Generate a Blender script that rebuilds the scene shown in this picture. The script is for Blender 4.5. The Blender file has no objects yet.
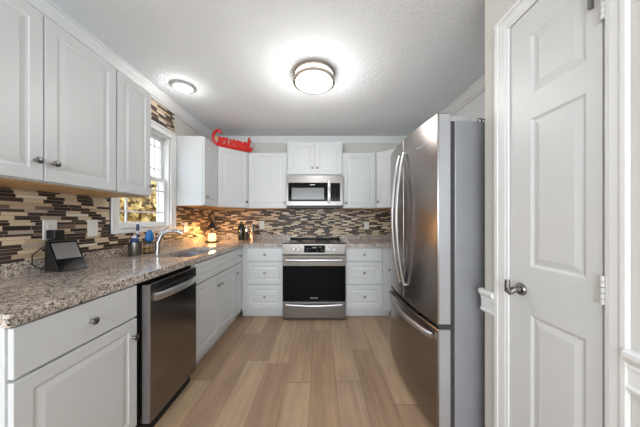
import bpy, bmesh, math, random
from mathutils import Vector, Matrix
PI = math.pi
random.seed(7)
S = bpy.context.scene
COL = S.collection

# ------------------------------------------------------------------ camera, world, lights, exposure
cd = bpy.data.cameras.new('camera'); cam = bpy.data.objects.new('camera', cd); COL.objects.link(cam)
cd.sensor_width = 36.0; cd.lens = 230 / 640 * 36.0
cd.shift_y = 6.5 / 640
cd.clip_start = 0.02
cam.location = (0, 0, 1.2); cam.rotation_euler = (PI / 2, 0, 0)
S.camera = cam
S.view_settings.view_transform = 'Standard'; S.view_settings.look = 'None'
S.view_settings.gamma = 1; S.view_settings.use_curve_mapping = False
S.view_settings.exposure = 0.25

w = bpy.data.worlds.new('sky'); S.world = w; w.use_nodes = True
bg = w.node_tree.nodes['Background']
bg.inputs[0].default_value = (0.80, 0.90, 1.0, 1); bg.inputs[1].default_value = 3.6

def area(name, loc, rot, sx, sy, power, color=(1, 1, 1)):
    l = bpy.data.lights.new(name, 'AREA'); l.shape = 'RECTANGLE'; l.size = sx; l.size_y = sy
    l.energy = power; l.color = color
    o = bpy.data.objects.new(name, l); COL.objects.link(o); o.location = loc; o.rotation_euler = rot
    return o
def point(name, loc, power, color=(1, 1, 1), r=0.05):
    l = bpy.data.lights.new(name, 'POINT'); l.energy = power; l.color = color; l.shadow_soft_size = r
    o = bpy.data.objects.new(name, l); COL.objects.link(o); o.location = loc
    return o
# fill light added behind the camera at an invented opening; then the sun outdoors
area('rear_fill', (-0.35, -2.95, 1.52), (PI / 2 + 0.0, 0, 0), 2.2, 1.1, 62, (0.88, 0.95, 1.0))
sl = bpy.data.lights.new('sun', 'SUN'); sl.energy = 1.2; sl.angle = 0.01; sl.color = (1.0, 0.95, 0.88)
so = bpy.data.objects.new('sun', sl); COL.objects.link(so); so.rotation_euler = (math.radians(50), 0, math.radians(-15))
# lamps of the room
CEIL_LIGHT = (-0.05, 1.945)
DOWN_LIGHT = (-1.27, 2.135)
point('drum_lamp', (CEIL_LIGHT[0], CEIL_LIGHT[1], 2.13), 11.5, (1.0, 0.985, 0.97), 0.2)
point('downlight_lamp', (DOWN_LIGHT[0], DOWN_LIGHT[1], 2.38), 2.5, (1.0, 0.98, 0.96), 0.07)
point('candle_warmer_lamp', (-1.40, 2.985, 1.085), 8.5, (1.0, 0.52, 0.17), 0.03)
# extra fill light added behind the camera, without any fitting
point('rear_point_fill', (-0.4, -1.3, 1.25), 24, (0.95, 0.98, 1.0), 0.3)

# ------------------------------------------------------------------ node helpers
class NT:
    def __init__(s, name):
        s.m = bpy.data.materials.new(name); s.m.use_nodes = True
        s.t = s.m.node_tree; s.n = s.t.nodes
        s.b = s.n['Principled BSDF']; s.out = s.n['Material Output']
    def new(s, ty, **kw):
        n = s.n.new(ty)
        for k, v in kw.items(): setattr(n, k, v)
        return n
    def link(s, a, b): s.t.links.new(a, b)
    def put(s, sock, v):
        if isinstance(v, bpy.types.NodeSocket): s.link(v, sock)
        else: sock.default_value = v
    def math(s, op, a, b=0.0, c=0.0):
        n = s.new('ShaderNodeMath', operation=op)
        s.put(n.inputs[0], a); s.put(n.inputs[1], b); s.put(n.inputs[2], c)
        return n.outputs[0]
    def coord(s):
        return s.new('ShaderNodeTexCoord').outputs['Object']
    def xyz(s, v):
        n = s.new('ShaderNodeSeparateXYZ'); s.link(v, n.inputs[0]); return n.outputs
    def comb(s, x=0.0, y=0.0, z=0.0):
        n = s.new('ShaderNodeCombineXYZ')
        for i, v in enumerate((x, y, z)): s.put(n.inputs[i], v)
        return n.outputs[0]
    def noise(s, v, scale, detail=2.0, rough=0.5):
        n = s.new('ShaderNodeTexNoise'); s.link(v, n.inputs['Vector'])
        n.inputs['Scale'].default_value = scale; n.inputs['Detail'].default_value = detail
        n.inputs['Roughness'].default_value = rough
        return n.outputs[0]
    def ramp(s, f, stops, const=False):
        n = s.new('ShaderNodeValToRGB'); s.link(f, n.inputs[0])
        r = n.color_ramp
        if const: r.interpolation = 'CONSTANT'
        while len(r.elements) < len(stops): r.elements.new(0.5)
        for e, (p, c) in zip(r.elements, stops):
            e.position = p; e.color = (*c, 1) if len(c) == 3 else c
        return n.outputs[0]
    def mix(s, f, a, b, mode='MIX'):
        n = s.new('ShaderNodeMix', data_type='RGBA', blend_type=mode)
        s.put(n.inputs[0], f); s.put(n.inputs[6], a); s.put(n.inputs[7], b)
        return n.outputs[2]
    def bump(s, h, strength, dist=0.01):
        n = s.new('ShaderNodeBump'); s.link(h, n.inputs['Height'])
        n.inputs['Strength'].default_value = strength; n.inputs['Distance'].default_value = dist
        s.link(n.outputs[0], s.b.inputs['Normal'])

def rgb(r, g, b):  # sRGB 0-255 -> linear
    f = lambda c: c / 12.92 if c <= 0.04045 else ((c + 0.055) / 1.055) ** 2.4
    return tuple(f(v / 255) for v in (r, g, b))

def plain(name, col, rough=0.5, metal=0.0, vary=0.04, scale=8.0, bumpy=0.0, emit=None, estr=0.0, coat=0.0):
    t = NT(name); c = t.coord(); f = t.noise(c, scale, 3)
    lo = tuple(v * (1 - vary) for v in col); hi = tuple(min(1, v * (1 + vary)) for v in col)
    t.link(t.ramp(f, [(0.3, lo), (0.7, hi)]), t.b.inputs['Base Color'])
    t.b.inputs['Roughness'].default_value = rough; t.b.inputs['Metallic'].default_value = metal
    t.b.inputs['Coat Weight'].default_value = coat
    if bumpy: t.bump(t.noise(c, scale * 20, 2), bumpy, 0.002)
    if emit: t.b.inputs['Emission Color'].default_value = (*emit, 1); t.b.inputs['Emission Strength'].default_value = estr
    return t.m

M = {}
M['white'] = plain('white_cabinet_paint', (0.62, 0.635, 0.645), 0.34, vary=0.01)
M['door_white'] = plain('white_door_paint', (0.64, 0.65, 0.655), 0.36, vary=0.01)
M['trim'] = plain('white_trim_paint', (0.78, 0.785, 0.79), 0.38, vary=0.01)
M['wall'] = plain('greige_wall_paint', rgb(206, 203, 196), 0.7, vary=0.02, bumpy=0.05)
M['maple'] = plain('raw_maple', rgb(200, 160, 110), 0.55, vary=0.1, scale=14)
M['cover_grey'] = plain('light_grey_hinge_cover', rgb(165, 165, 165), 0.4)
M['painted_hinge'] = plain('painted_hinge', rgb(205, 205, 203), 0.35)
M['dark_chrome'] = plain('satin_chrome', (0.46, 0.45, 0.45), 0.16, 1.0)
M['nickel'] = plain('brushed_nickel', (0.27, 0.26, 0.255), 0.25, 1.0)
M['chrome'] = plain('chrome', (0.75, 0.75, 0.76), 0.12, 1.0)
M['bronze_ring'] = plain('brushed_fixture_ring', (0.42, 0.37, 0.32), 0.3, 1.0)
M['plate'] = plain('white_plastic', (0.78, 0.77, 0.74), 0.35, vary=0.01)
M['black'] = plain('black_plastic', (0.007, 0.007, 0.0075), 0.4)
M['black_gloss'] = plain('black_glass', (0.003, 0.003, 0.0035), 0.08)
M['case_grey'] = plain('grey_appliance_enamel', rgb(150, 151, 156), 0.38, 0.15)
M['gasket'] = plain('grey_gasket', rgb(60, 58, 58), 0.6)
M['silver_edge'] = plain('silver_door_edge', rgb(185, 186, 190), 0.35, 0.5)
M['dw_edge'] = plain('dishwasher_door_edge', rgb(125, 121, 120), 0.4, 0.3)
M['dark_slot'] = plain('dark_recess', (0.01, 0.01, 0.01), 0.8)
M['red'] = plain('red_painted_wood', rgb(205, 30, 22), 0.4)
M['tan'] = plain('tan_painted_wood', rgb(205, 160, 95), 0.5)
M['blue'] = plain('blue_plastic', rgb(20, 110, 180), 0.35)
M['navy'] = plain('navy_plastic', rgb(20, 50, 100), 0.35)
M['clear_white'] = plain('pale_plastic', rgb(205, 200, 205), 0.3)
M['wax'] = plain('glowing_wax_jar', rgb(250, 230, 160), 0.3, emit=(1.0, 0.68, 0.26), estr=1.6)
M['copper'] = plain('rosy_steel', rgb(205, 170, 145), 0.25, 0.8)
M['dark_glass'] = plain('dark_green_glass', (0.012, 0.016, 0.01), 0.1)
M['grass'] = plain('lawn', rgb(120, 120, 60), 0.9, vary=0.3, scale=3)
M['bark'] = plain('bark', rgb(95, 75, 55), 0.9, vary=0.3, scale=20)
M['leaf'] = plain('autumn_leaf', rgb(180, 150, 92), 0.7, vary=0.5, scale=2.0)
M['leaf_pale'] = plain('pale_autumn_leaf', rgb(195, 180, 145), 0.7, vary=0.5, scale=2.5)
M['lamp'] = plain('lit_diffuser', (0.9, 0.9, 0.88), 0.4, emit=(1.0, 0.96, 0.9), estr=3.5)
M['lamp_side'] = plain('lit_glass_side', (0.9, 0.88, 0.84), 0.3, emit=(1.0, 0.93, 0.84), estr=1.1)
M['screen'] = plain('device_screen', rgb(70, 67, 66), 0.15, emit=rgb(110, 106, 104), estr=0.25)
M['display'] = plain('oven_display', (0.01, 0.01, 0.012), 0.08)
M['display_txt'] = plain('display_digits', rgb(110, 114, 114), 0.4, emit=rgb(200, 210, 210), estr=0.1)
M['logo'] = plain('pale_badge', rgb(215, 215, 215), 0.3, 0.6)
M['mirror_glass'] = plain('microwave_glass', rgb(92, 91, 89), 0.22, 0.3)

for k_ in ('black_gloss', 'display'): M[k_].node_tree.nodes['Principled BSDF'].inputs['Specular IOR Level'].default_value = 0.07
def steel(name, col, rough, axis):   # brushed stainless, brush lines along one axis
    t = NT(name); c = t.xyz(t.coord())
    sc = [400, 400, 400]; sc[axis] = 4
    v = t.comb(t.math('MULTIPLY', c[0], sc[0]), t.math('MULTIPLY', c[1], sc[1]), t.math('MULTIPLY', c[2], sc[2]))
    f = t.noise(v, 1.0, 2)
    t.link(t.ramp(f, [(0.3, tuple(x * 0.93 for x in col)), (0.7, tuple(x * 1.05 for x in col))]), t.b.inputs['Base Color'])
    t.link(t.math('MULTIPLY_ADD', f, 0.06, rough - 0.03), t.b.inputs['Roughness'])
    t.b.inputs['Metallic'].default_value = 1.0
    return t.m
M['steel'] = steel('brushed_stainless', (0.205, 0.19, 0.178), 0.30, 0)
M['handle_steel'] = steel('handle_stainless', (0.62, 0.62, 0.64), 0.32, 2)
M['dark_steel'] = steel('dark_stainless_door', (0.335, 0.305, 0.285), 0.27, 1)
M['dw_steel'] = steel('dishwasher_stainless', (0.27, 0.25, 0.245), 0.20, 1)
M['sink_steel'] = steel('sink_stainless', (0.45, 0.45, 0.47), 0.25, 1)

def ceiling_mat():
    t = NT('textured_ceiling'); c = t.coord()
    n1 = t.noise(c, 55, 4, 0.6)
    f = t.noise(c, 1.5, 2)
    t.link(t.ramp(f, [(0.3, (0.81, 0.835, 0.86)), (0.7, (0.84, 0.865, 0.89))]), t.b.inputs['Base Color'])
    t.b.inputs['Roughness'].default_value = 0.85
    t.bump(t.ramp(n1, [(0.4, (0, 0, 0)), (0.62, (1, 1, 1))]), 0.45, 0.006)
    return t.m
M['ceiling'] = ceiling_mat()

def floor_mat():
    t = NT('oak_plank_floor'); c = t.xyz(t.coord())
    px = t.math('DIVIDE', t.math('ADD', c[0], 10.06), 0.185)
    ix = t.math('FLOOR', px); fx = t.math('FRACT', px)
    wn = t.new('ShaderNodeTexWhiteNoise', noise_dimensions='1D'); t.link(ix, wn.inputs['W'])
    py = t.math('ADD', t.math('DIVIDE', t.math('ADD', c[1], 10), 1.22), wn.outputs['Value'])
    iy = t.math('FLOOR', py); fy = t.math('FRACT', py)
    w2 = t.new('ShaderNodeTexWhiteNoise', noise_dimensions='2D'); t.link(t.comb(ix, iy), w2.inputs['Vector'])
    rnd = w2.outputs['Value']
    v = t.comb(t.math('MULTIPLY', c[0], 26), t.math('ADD', t.math('MULTIPLY', c[1], 1.6), t.math('MULTIPLY', rnd, 40)), 0.0)
    g = t.noise(v, 1.0, 6, 0.62)
    v2 = t.comb(t.math('MULTIPLY', c[0], 5), t.math('ADD', t.math('MULTIPLY', c[1], 1.3), t.math('MULTIPLY', rnd, 90)), 0.0)
    g2 = t.noise(v2, 1.0, 3)
    base = t.ramp(rnd, [(0.0, rgb(166, 138, 113)), (0.35, rgb(182, 155, 128)), (0.7, rgb(194, 167, 137)), (1.0, rgb(176, 152, 129))])
    grain = t.ramp(g, [(0.25, (0.70, 0.69, 0.68)), (0.6, (1.02, 1.01, 1.0))])
    patch = t.ramp(g2, [(0.3, (0.82, 0.80, 0.80)), (0.7, (1.08, 1.05, 1.0))])
    col = t.mix(1.0, t.mix(1.0, base, grain, 'MULTIPLY'), patch, 'MULTIPLY')
    ex = t.math('LESS_THAN', fx, 0.012); ey = t.math('LESS_THAN', fy, 0.0025)
    e = t.math('MAXIMUM', ex, ey)
    vk = t.new('ShaderNodeTexVoronoi'); t.link(t.comb(t.math('MULTIPLY', c[0], 6), t.math('MULTIPLY', c[1], 2.2), 0.0), vk.inputs['Vector'])
    vk.inputs['Scale'].default_value = 1.0
    knot = t.ramp(vk.outputs['Distance'], [(0.03, (0.55, 0.50, 0.46)), (0.10, (1, 1, 1))])
    col = t.mix(0.8, col, t.mix(1.0, col, knot, 'MULTIPLY'))
    t.link(t.mix(e, col, (*rgb(96, 74, 58), 1)), t.b.inputs['Base Color'])
    t.b.inputs['Roughness'].default_value = 0.42
    t.bump(g, 0.08, 0.002)
    return t.m
M['floor'] = floor_mat()

def granite_mat():
    t = NT('speckled_granite'); c = t.coord()
    def vor(scale, col_shift):
        n = t.new('ShaderNodeTexVoronoi'); n.inputs['Scale'].default_value = scale
        a = t.new('ShaderNodeVectorMath', operation='ADD'); t.link(c, a.inputs[0]); a.inputs[1].default_value = (col_shift, col_shift * 2, 0)
        nz = t.new('ShaderNodeTexNoise'); t.link(c, nz.inputs['Vector']); nz.inputs['Scale'].default_value = 60
        m = t.new('ShaderNodeVectorMath', operation='MULTIPLY_ADD'); t.link(nz.outputs['Color'], m.inputs[0])
        m.inputs[1].default_value = (0.008,) * 3; t.link(a.outputs[0], m.inputs[2])
        t.link(m.outputs[0], n.inputs['Vector'])
        return t.xyz(n.outputs['Color'])[0]
    big = t.ramp(vor(95, 0.0), [(0, rgb(52, 44, 41)), (0.16, rgb(150, 130, 114)), (0.30, rgb(204, 190, 176)), (0.56, rgb(164, 158, 155)), (0.74, rgb(228, 222, 214))], True)
    small = t.ramp(vor(190, 3.1), [(0, rgb(26, 23, 22)), (0.22, rgb(222, 212, 202)), (0.48, rgb(170, 146, 126)), (0.62, rgb(200, 196, 192)), (0.86, rgb(84, 72, 66))], True)
    col = t.mix(0.55, big, small)
    f = t.noise(c, 9, 3)
    col = t.mix(1.0, col, t.ramp(f, [(0.3, (0.82, 0.80, 0.79)), (0.7, (1.1, 1.08, 1.07))]), 'MULTIPLY')
    t.link(col, t.b.inputs['Base Color'])
    t.b.inputs['Roughness'].default_value = 0.16
    return t.m
M['granite'] = granite_mat()

def mosaic_mat(name, ax):   # linear strip mosaic: random row heights, random strip lengths
    t = NT(name); c = t.xyz(t.coord())
    u, z = c[ax], c[2]
    def v1(wv):
        n = t.new('ShaderNodeTexVoronoi', voronoi_dimensions='1D'); t.link(wv, n.inputs['W']); n.inputs['Scale'].default_value = 1.0
        n.inputs['Randomness'].default_value = 0.75
        e = t.new('ShaderNodeTexVoronoi', voronoi_dimensions='1D', feature='DISTANCE_TO_EDGE'); t.link(wv, e.inputs['W']); e.inputs['Scale'].default_value = 1.0
        e.inputs['Randomness'].default_value = 0.75
        return t.xyz(n.outputs['Color']), e.outputs['Distance']
    rc, rd = v1(t.math('MULTIPLY', z, 53.0))
    # shift the row pattern every so often so rows are not endless
    wu = t.math('ADD', t.math('MULTIPLY', u, 9.5), t.math('MULTIPLY', rc[0], 57.0))
    cc, cdist = v1(wu)
    col = t.ramp(cc[0], [(0.0, rgb(36, 26, 24)), (0.20, rgb(214, 194, 166)), (0.34, rgb(62, 47, 42)), (0.48, rgb(190, 168, 140)),
                         (0.56, rgb(232, 224, 210)), (0.63, rgb(112, 94, 84)), (0.71, rgb(216, 196, 168)), (0.83, rgb(42, 31, 27)), (0.95, rgb(176, 162, 150))], True)
    nz = t.noise(t.comb(t.math('MULTIPLY', u, 60), t.math('MULTIPLY', z, 220), 0.0), 1.0, 3)
    col = t.mix(1.0, col, t.ramp(nz, [(0.3, (0.82, 0.82, 0.82)), (0.7, (1.12, 1.10, 1.08))]), 'MULTIPLY')
    g = t.math('MAXIMUM', t.math('LESS_THAN', rd, 0.055), t.math('LESS_THAN', cdist, 0.012))
    t.link(t.mix(g, col, (*rgb(160, 146, 128), 1)), t.b.inputs['Base Color'])
    t.link(t.math('ADD', t.math('MULTIPLY', cc[1], 0.25), 0.36), t.b.inputs['Roughness'])
    h = t.math('SUBTRACT', 1.0, g)
    t.bump(h, 0.4, 0.002)
    return t.m
M['mosaic_y'] = mosaic_mat('strip_mosaic_side', 1)
M['mosaic_x'] = mosaic_mat('strip_mosaic_back', 0)

def glass_mat():
    t = NT('window_glass'); t.n.remove(t.b)
    tr = t.new('ShaderNodeBsdfTransparent'); gl = t.new('ShaderNodeBsdfGlossy'); gl.inputs['Roughness'].default_value = 0.02
    fr = t.new('ShaderNodeLayerWeight'); fr.inputs[0].default_value = 0.15
    mx = t.new('ShaderNodeMixShader'); t.link(t.math('MULTIPLY', fr.outputs[1], 0.3), mx.inputs[0]); t.link(tr.outputs[0], mx.inputs[1]); t.link(gl.outputs[0], mx.inputs[2])
    t.link(mx.outputs[0], t.out.inputs[0])
    return t.m
M['glass'] = glass_mat()

# ------------------------------------------------------------------ mesh helpers
def box(bm, x0, x1, y0, y1, z0, z1):
    vs = [bm.verts.new((x, y, z)) for x in (x0, x1) for y in (y0, y1) for z in (z0, z1)]
    for f in ((0, 1, 3, 2), (4, 6, 7, 5), (0, 4, 5, 1), (2, 3, 7, 6), (0, 2, 6, 4), (1, 5, 7, 3)):
        bm.faces.new([vs[i] for i in f])
def prism(bm, pts, z0, z1):
    a = [bm.verts.new((x, y, z0)) for x, y in pts]; b = [bm.verts.new((x, y, z1)) for x, y in pts]
    n = len(pts)
    bm.faces.new(list(reversed(a))); bm.faces.new(b)
    for i in range(n): bm.faces.new([a[i], a[(i + 1) % n], b[(i + 1) % n], b[i]])
def sweep(bm, prof, axis, a, b):
    """profile in the two other axes (in order) extruded along axis from a to b"""
    def P(t, p):
        l = list(p); l.insert(axis, t); return l
    A = [bm.verts.new(P(a, p)) for p in prof]; B = [bm.verts.new(P(b, p)) for p in prof]
    n = len(prof)
    bm.faces.new(A); bm.faces.new(list(reversed(B)))
    for i in range(n): bm.faces.new([A[(i + 1) % n], A[i], B[i], B[(i + 1) % n]])
def lathe(bm, prof, mat=None, n=20):
    """prof: list of (r, h) about +Z; mat transforms the result"""
    mat = mat or Matrix.Identity(4)
    rings = []
    for r, h in prof:
        if r < 1e-6: rings.append([bm.verts.new(mat @ Vector((0, 0, h)))])
        else: rings.append([bm.verts.new(mat @ Vector((r * math.cos(2 * PI * k / n), r * math.sin(2 * PI * k / n), h))) for k in range(n)])
    for A, B in zip(rings, rings[1:]):
        for k in range(n):
            k2 = (k + 1) % n
            if len(A) == 1 and len(B) == 1: continue
            if len(A) == 1: bm.faces.new([A[0], B[k2], B[k]][::-1])
            elif len(B) == 1: bm.faces.new([A[k], A[k2], B[0]])
            else: bm.faces.new([A[k], A[k2], B[k2], B[k]])
def tube(bm, pts, rad, n=10, ry=None):
    """tube along points; rad scalar or list; ry optional second radius (flat bar)"""
    pts = [Vector(p) for p in pts]; m = len(pts)
    rad = rad if isinstance(rad, (list, tuple)) else [rad] * m
    up = None; rings = []
    for i, p in enumerate(pts):
        d = (pts[min(i + 1, m - 1)] - pts[max(i - 1, 0)]).normalized()
        if up is None:
            up = Vector((0, 0, 1)) if abs(d.z) < 0.9 else Vector((0, 1, 0))
        s = d.cross(up).normalized(); up = s.cross(d).normalized()
        r2 = ry if ry else rad[i]
        rings.append([bm.verts.new(p + s * (rad[i] * math.cos(2 * PI * k / n)) + up * (r2 * math.sin(2 * PI * k / n))) for k in range(n)])
    for A, B in zip(rings, rings[1:]):
        for k in range(n): bm.faces.new([A[k], A[(k + 1) % n], B[(k + 1) % n], B[k]])
    bm.faces.new(list(reversed(rings[0]))); bm.faces.new(rings[-1])
def arc(fn, n): return [fn(i / n) for i in range(n + 1)]

def obj(name, bm, mat, parent=None, smooth=False, bevel=0.0, loc=None, rz=0.0, seg=2, tint=None):
    bmesh.ops.recalc_face_normals(bm, faces=bm.faces)
    me = bpy.data.meshes.new(name); bm.to_mesh(me); bm.free()
    me.materials.append(M[mat] if isinstance(mat, str) else mat)
    if smooth:
        for p in me.polygons: p.use_smooth = True
    o = bpy.data.objects.new(name, me); COL.objects.link(o)
    if loc: o.location = loc
    o.rotation_euler.z = rz
    if parent: o.parent = parent
    if bevel:
        b = o.modifiers.new('bevel', 'BEVEL'); b.width = bevel; b.segments = seg; b.limit_method = 'ANGLE'; b.angle_limit = math.radians(40)
        b.harden_normals = False
    if smooth:
        e = o.modifiers.new('split', 'EDGE_SPLIT'); e.split_angle = math.radians(38)
    return o
def bxo(name, x0, x1, y0, y1, z0, z1, mat, parent=None, bevel=0.0, **k):
    bm = bmesh.new(); box(bm, x0, x1, y0, y1, z0, z1); return obj(name, bm, mat, parent, bevel=bevel, **k)
def thing(name, label, cat, loc=(0, 0, 0), rz=0.0, group=None):
    o = bpy.data.objects.new(name, None); COL.objects.link(o); o.empty_display_size = 0.1
    o.location = loc; o.rotation_euler.z = rz; o['label'] = label; o['category'] = cat
    if group: o['group'] = group
    return o
def tag(o, label, cat, group=None):
    o['label'] = label; o['category'] = cat
    if group: o['group'] = group
    return o
def struct(o): o['kind'] = 'structure'; return o

def panelled(bm, x0, x1, z0, z1, yf, yb, panels, prof):
    """slab with front at y=yf (front faces -Y) and back yb; panels = rects; prof = [(inset, depth)]"""
    xs = sorted({x0, x1, *[p[0] for p in panels], *[p[1] for p in panels]})
    zs = sorted({z0, z1, *[p[2] for p in panels], *[p[3] for p in panels]})
    V = {}
    def v(x, y, z):
        k = (round(x, 5), round(y, 5), round(z, 5))
        if k not in V: V[k] = bm.verts.new((x, y, z))
        return V[k]
    for i in range(len(xs) - 1):
        for j in range(len(zs) - 1):
            a, b, c, d = xs[i], xs[i + 1], zs[j], zs[j + 1]
            if any(p[0] <= a + 1e-6 and b <= p[1] + 1e-6 and p[2] <= c + 1e-6 and d <= p[3] + 1e-6 for p in panels): continue
            bm.faces.new([v(a, yf, c), v(b, yf, c), v(b, yf, d), v(a, yf, d)])
    for p in panels:
        prev = (0.0, 0.0)
        def ring(q): i, d = q; return [v(p[0] + i, yf + d, p[2] + i), v(p[1] - i, yf + d, p[2] + i), v(p[1] - i, yf + d, p[3] - i), v(p[0] + i, yf + d, p[3] - i)]
        R = ring(prev)
        for q in prof:
            N = ring(q)
            for k in range(4): bm.faces.new([R[k], R[(k + 1) % 4], N[(k + 1) % 4], N[k]])
            R = N
        bm.faces.new(R)
    # back and sides
    bk = [v(x0, yb, z0), v(x1, yb, z0), v(x1, yb, z1), v(x0, yb, z1)]
    bm.faces.new(bk[::-1])
    bot = [v(x, yf, z0) for x in xs]; bm.faces.new(bot[::-1] + [bk[0], bk[1]])
    top = [v(x, yf, z1) for x in xs]; bm.faces.new(top + [bk[2], bk[3]])
    lf = [v(x0, yf, z) for z in zs]; bm.faces.new(lf + [bk[3], bk[0]])
    rt = [v(x1, yf, z) for z in zs]; bm.faces.new(rt[::-1] + [bk[1], bk[2]])

RAISED = [(0.004, 0.003), (0.010, 0.0045), (0.014, 0.0045), (0.034, 0.001), (0.036, 0.0008)]
def knob_at(parent, x, z, y=-0.02):
    bm = bmesh.new()
    mt = Matrix.Translation((x, y + 0.0005, z)) @ Matrix.Rotation(PI / 2, 4, 'X')
    lathe(bm, [(0, 0), (0.008, 0), (0.0075, 0.003), (0.0055, 0.006), (0.0055, 0.013), (0.013, 0.017), (0.0155, 0.021), (0.0145, 0.025), (0.009, 0.028), (0, 0.029)], mt, 16)
    return obj('knob', bm, 'nickel', parent, smooth=True)
def front(kind, x0, x1, z0, z1, parent, knob=None, inset=0.049, mat='white', loc=None, rz=0.0):
    g = 0.0015
    bm = bmesh.new()
    flat = kind == 'flat_drawer'
    x0 += g; x1 -= g; z0 += g; z1 -= g
    ix = min(inset, (x1 - x0) * 0.24); iz = min(inset, (z1 - z0) * 0.24)
    pan = [] if flat else [(x0 + ix, x1 - ix, z0 + iz, z1 - iz)]
    panelled(bm, x0, x1, z0, z1, -0.02, -0.0008, pan, RAISED)
    o = obj({'flat_drawer': 'drawer', 'drawer': 'drawer', 'door': 'door', 'panel': 'false_front'}[kind] if kind in ('flat_drawer', 'drawer', 'door', 'panel') else kind,
            bm, mat, parent, bevel=0.0025, loc=loc, rz=rz)
    if knob: knob_at(o, *knob)
    return o
def cabinet(name, label, loc, rz, W, D, z0, z1, fronts, group, toe=0.0, cat='cabinet', hollow=False):
    t = thing(name, label, cat, loc, rz, group)
    bm = bmesh.new()
    if hollow:
        prof = [(0, z0 + toe), (D, z0 + toe), (D, 0.66), (0.018, 0.66), (0.018, z1), (0, z1)]
        sweep(bm, prof, 0, 0, W)
    else: box(bm, 0, W, 0, D, z0 + toe, z1)
    obj('body', bm, 'white', t, bevel=0.001)
    if toe: bxo('toe_kick', 0.0, W, 0.055, 0.07, 0.001, z0 + toe - 0.0005, 'white', t)
    else: bxo('underside', 0.004, W - 0.004, 0.022, D - 0.002, z0 - 0.006, z0 - 0.0003, 'maple', t)
    for f in fronts: front(*f[:5], t, f[5] if len(f) > 5 else None)
    return t

# ------------------------------------------------------------------ dimensions
XL, XP, XR = -1.60, 0.837, 1.47     # left wall, pantry-side wall, fridge alcove wall
YB, YR, YC = 3.47, -3.0, 1.167      # back wall, rear wall, alcove corner
ZC = 2.44
WY0, WY1, WZ0, WZ1 = 1.815, 2.45, 1.137, 2.07   # window opening

# ------------------------------------------------------------------ structure
struct(bxo('floor', XL - 0.12, XR + 0.12, YR - 0.12, YB + 0.12, -0.10, 0.0, 'floor'))
struct(bxo('ceiling', XL - 0.12, XR + 0.12, YR - 0.12, YB + 0.12, ZC, ZC + 0.10, 'ceiling'))
bm = bmesh.new()
box(bm, XL - 0.12, XL, YR, WY0, 0, ZC); box(bm, XL - 0.12, XL, WY1, YB, 0, ZC)
box(bm, XL - 0.12, XL, WY0, WY1, 0, WZ0); box(bm, XL - 0.12, XL, WY0, WY1, WZ1, ZC)
struct(obj('wall_left', bm, 'wall'))
struct(bxo('wall_back', XL - 0.12, XR + 0.12, YB, YB + 0.12, 0, ZC, 'wall'))
bm = bmesh.new()
DY0, DY1, DZ = 0.668, 1.012, 2.042     # pantry door opening
box(bm, XP, XP + 0.10, YR, DY0, 0, ZC); box(bm, XP, XP + 0.10, DY1, YC, 0, ZC); box(bm, XP, XP + 0.10, DY0, DY1, DZ, ZC)
box(bm, XP + 0.10, XR, YC - 0.09, YC, 0, ZC)
struct(obj('wall_pantry', bm, 'wall'))
struct(bxo('wall_right', XR, XR + 0.12, YC - 0.09, YB, 0, ZC, 'trim'))
bm = bmesh.new()
box(bm, XL - 0.12, -1.5, YR - 0.12, YR, 0, ZC); box(bm, 0.8, XP + 0.1, YR - 0.12, YR, 0, ZC); box(bm, -1.5, 0.8, YR - 0.12, YR, 2.1, ZC); box(bm, -1.5, 0.8, YR - 0.12, YR, 0, 0.92)  # unseen opening made up to let in fill light, sill raised to limit reflections
struct(obj('wall_rear', bm, 'wall'))

# crown moulding
def crown_prof(s, w=0.075, h=0.085):   # (offset from wall, z)
    return [(0, ZC - 0.001), (s * w, ZC - 0.001), (s * w, ZC - 0.014), (s * (w - 0.010), ZC - 0.014), (s * (w - 0.014), ZC - 0.022), (s * (w - 0.030), ZC - 0.040),
            (s * 0.032, ZC - 0.058), (s * 0.030, ZC - 0.066), (s * 0.018, ZC - 0.066), (s * 0.018, ZC - h + 0.006), (s * 0.010, ZC - h), (0, ZC - h)]
e = 0.001
bm = bmesh.new(); sweep(bm, [(XL + e + p[0], p[1]) for p in crown_prof(1)], 1, YR + 0.002, YB - 0.002); struct(obj('trim_1', bm, 'trim'))
bm = bmesh.new(); sweep(bm, [(YB - e + p[0], p[1]) for p in crown_prof(-1)], 0, XL + 0.002, XR - 0.002); struct(obj('trim_2', bm, 'trim'))
bm = bmesh.new(); sweep(bm, [(XR - e + p[0], p[1]) for p in crown_prof(-1)], 1, YC + 0.002, YB - 0.002); struct(obj('trim_3', bm, 'trim'))

# chair rails on the pantry wall
def rail(name, y0, y1, wrap=False):
    x = XP - 0.001
    pr = [(x, 0.741), (x - 0.012, 0.741), (x - 0.016, 0.752), (x - 0.010, 0.760), (x - 0.010, 0.800), (x - 0.014, 0.806), (x - 0.012, 0.815),
          (x - 0.022, 0.828), (x - 0.026, 0.836), (x - 0.026, 0.848), (x - 0.020, 0.854), (x, 0.854)]
    bm = bmesh.new(); sweep(bm, pr, 1, y0, y1)
    struct(obj(name, bm, 'trim'))
rail('trim_4', 1.088, YC + 0.012)
rail('trim_5', YR + 0.01, 0.618)
bm = bmesh.new(); box(bm, XP - 0.012, XP - 0.001, YR + 0.01, 0.618, 0.001, 0.11); struct(obj('baseboard_right', bm, 'trim', bevel=0.003))
bm = bmesh.new(); box(bm, XL + 0.001, XL + 0.013, YR + 0.01, 0.66, 0.001, 0.11); struct(obj('baseboard_left', bm, 'trim', bevel=0.003))

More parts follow.
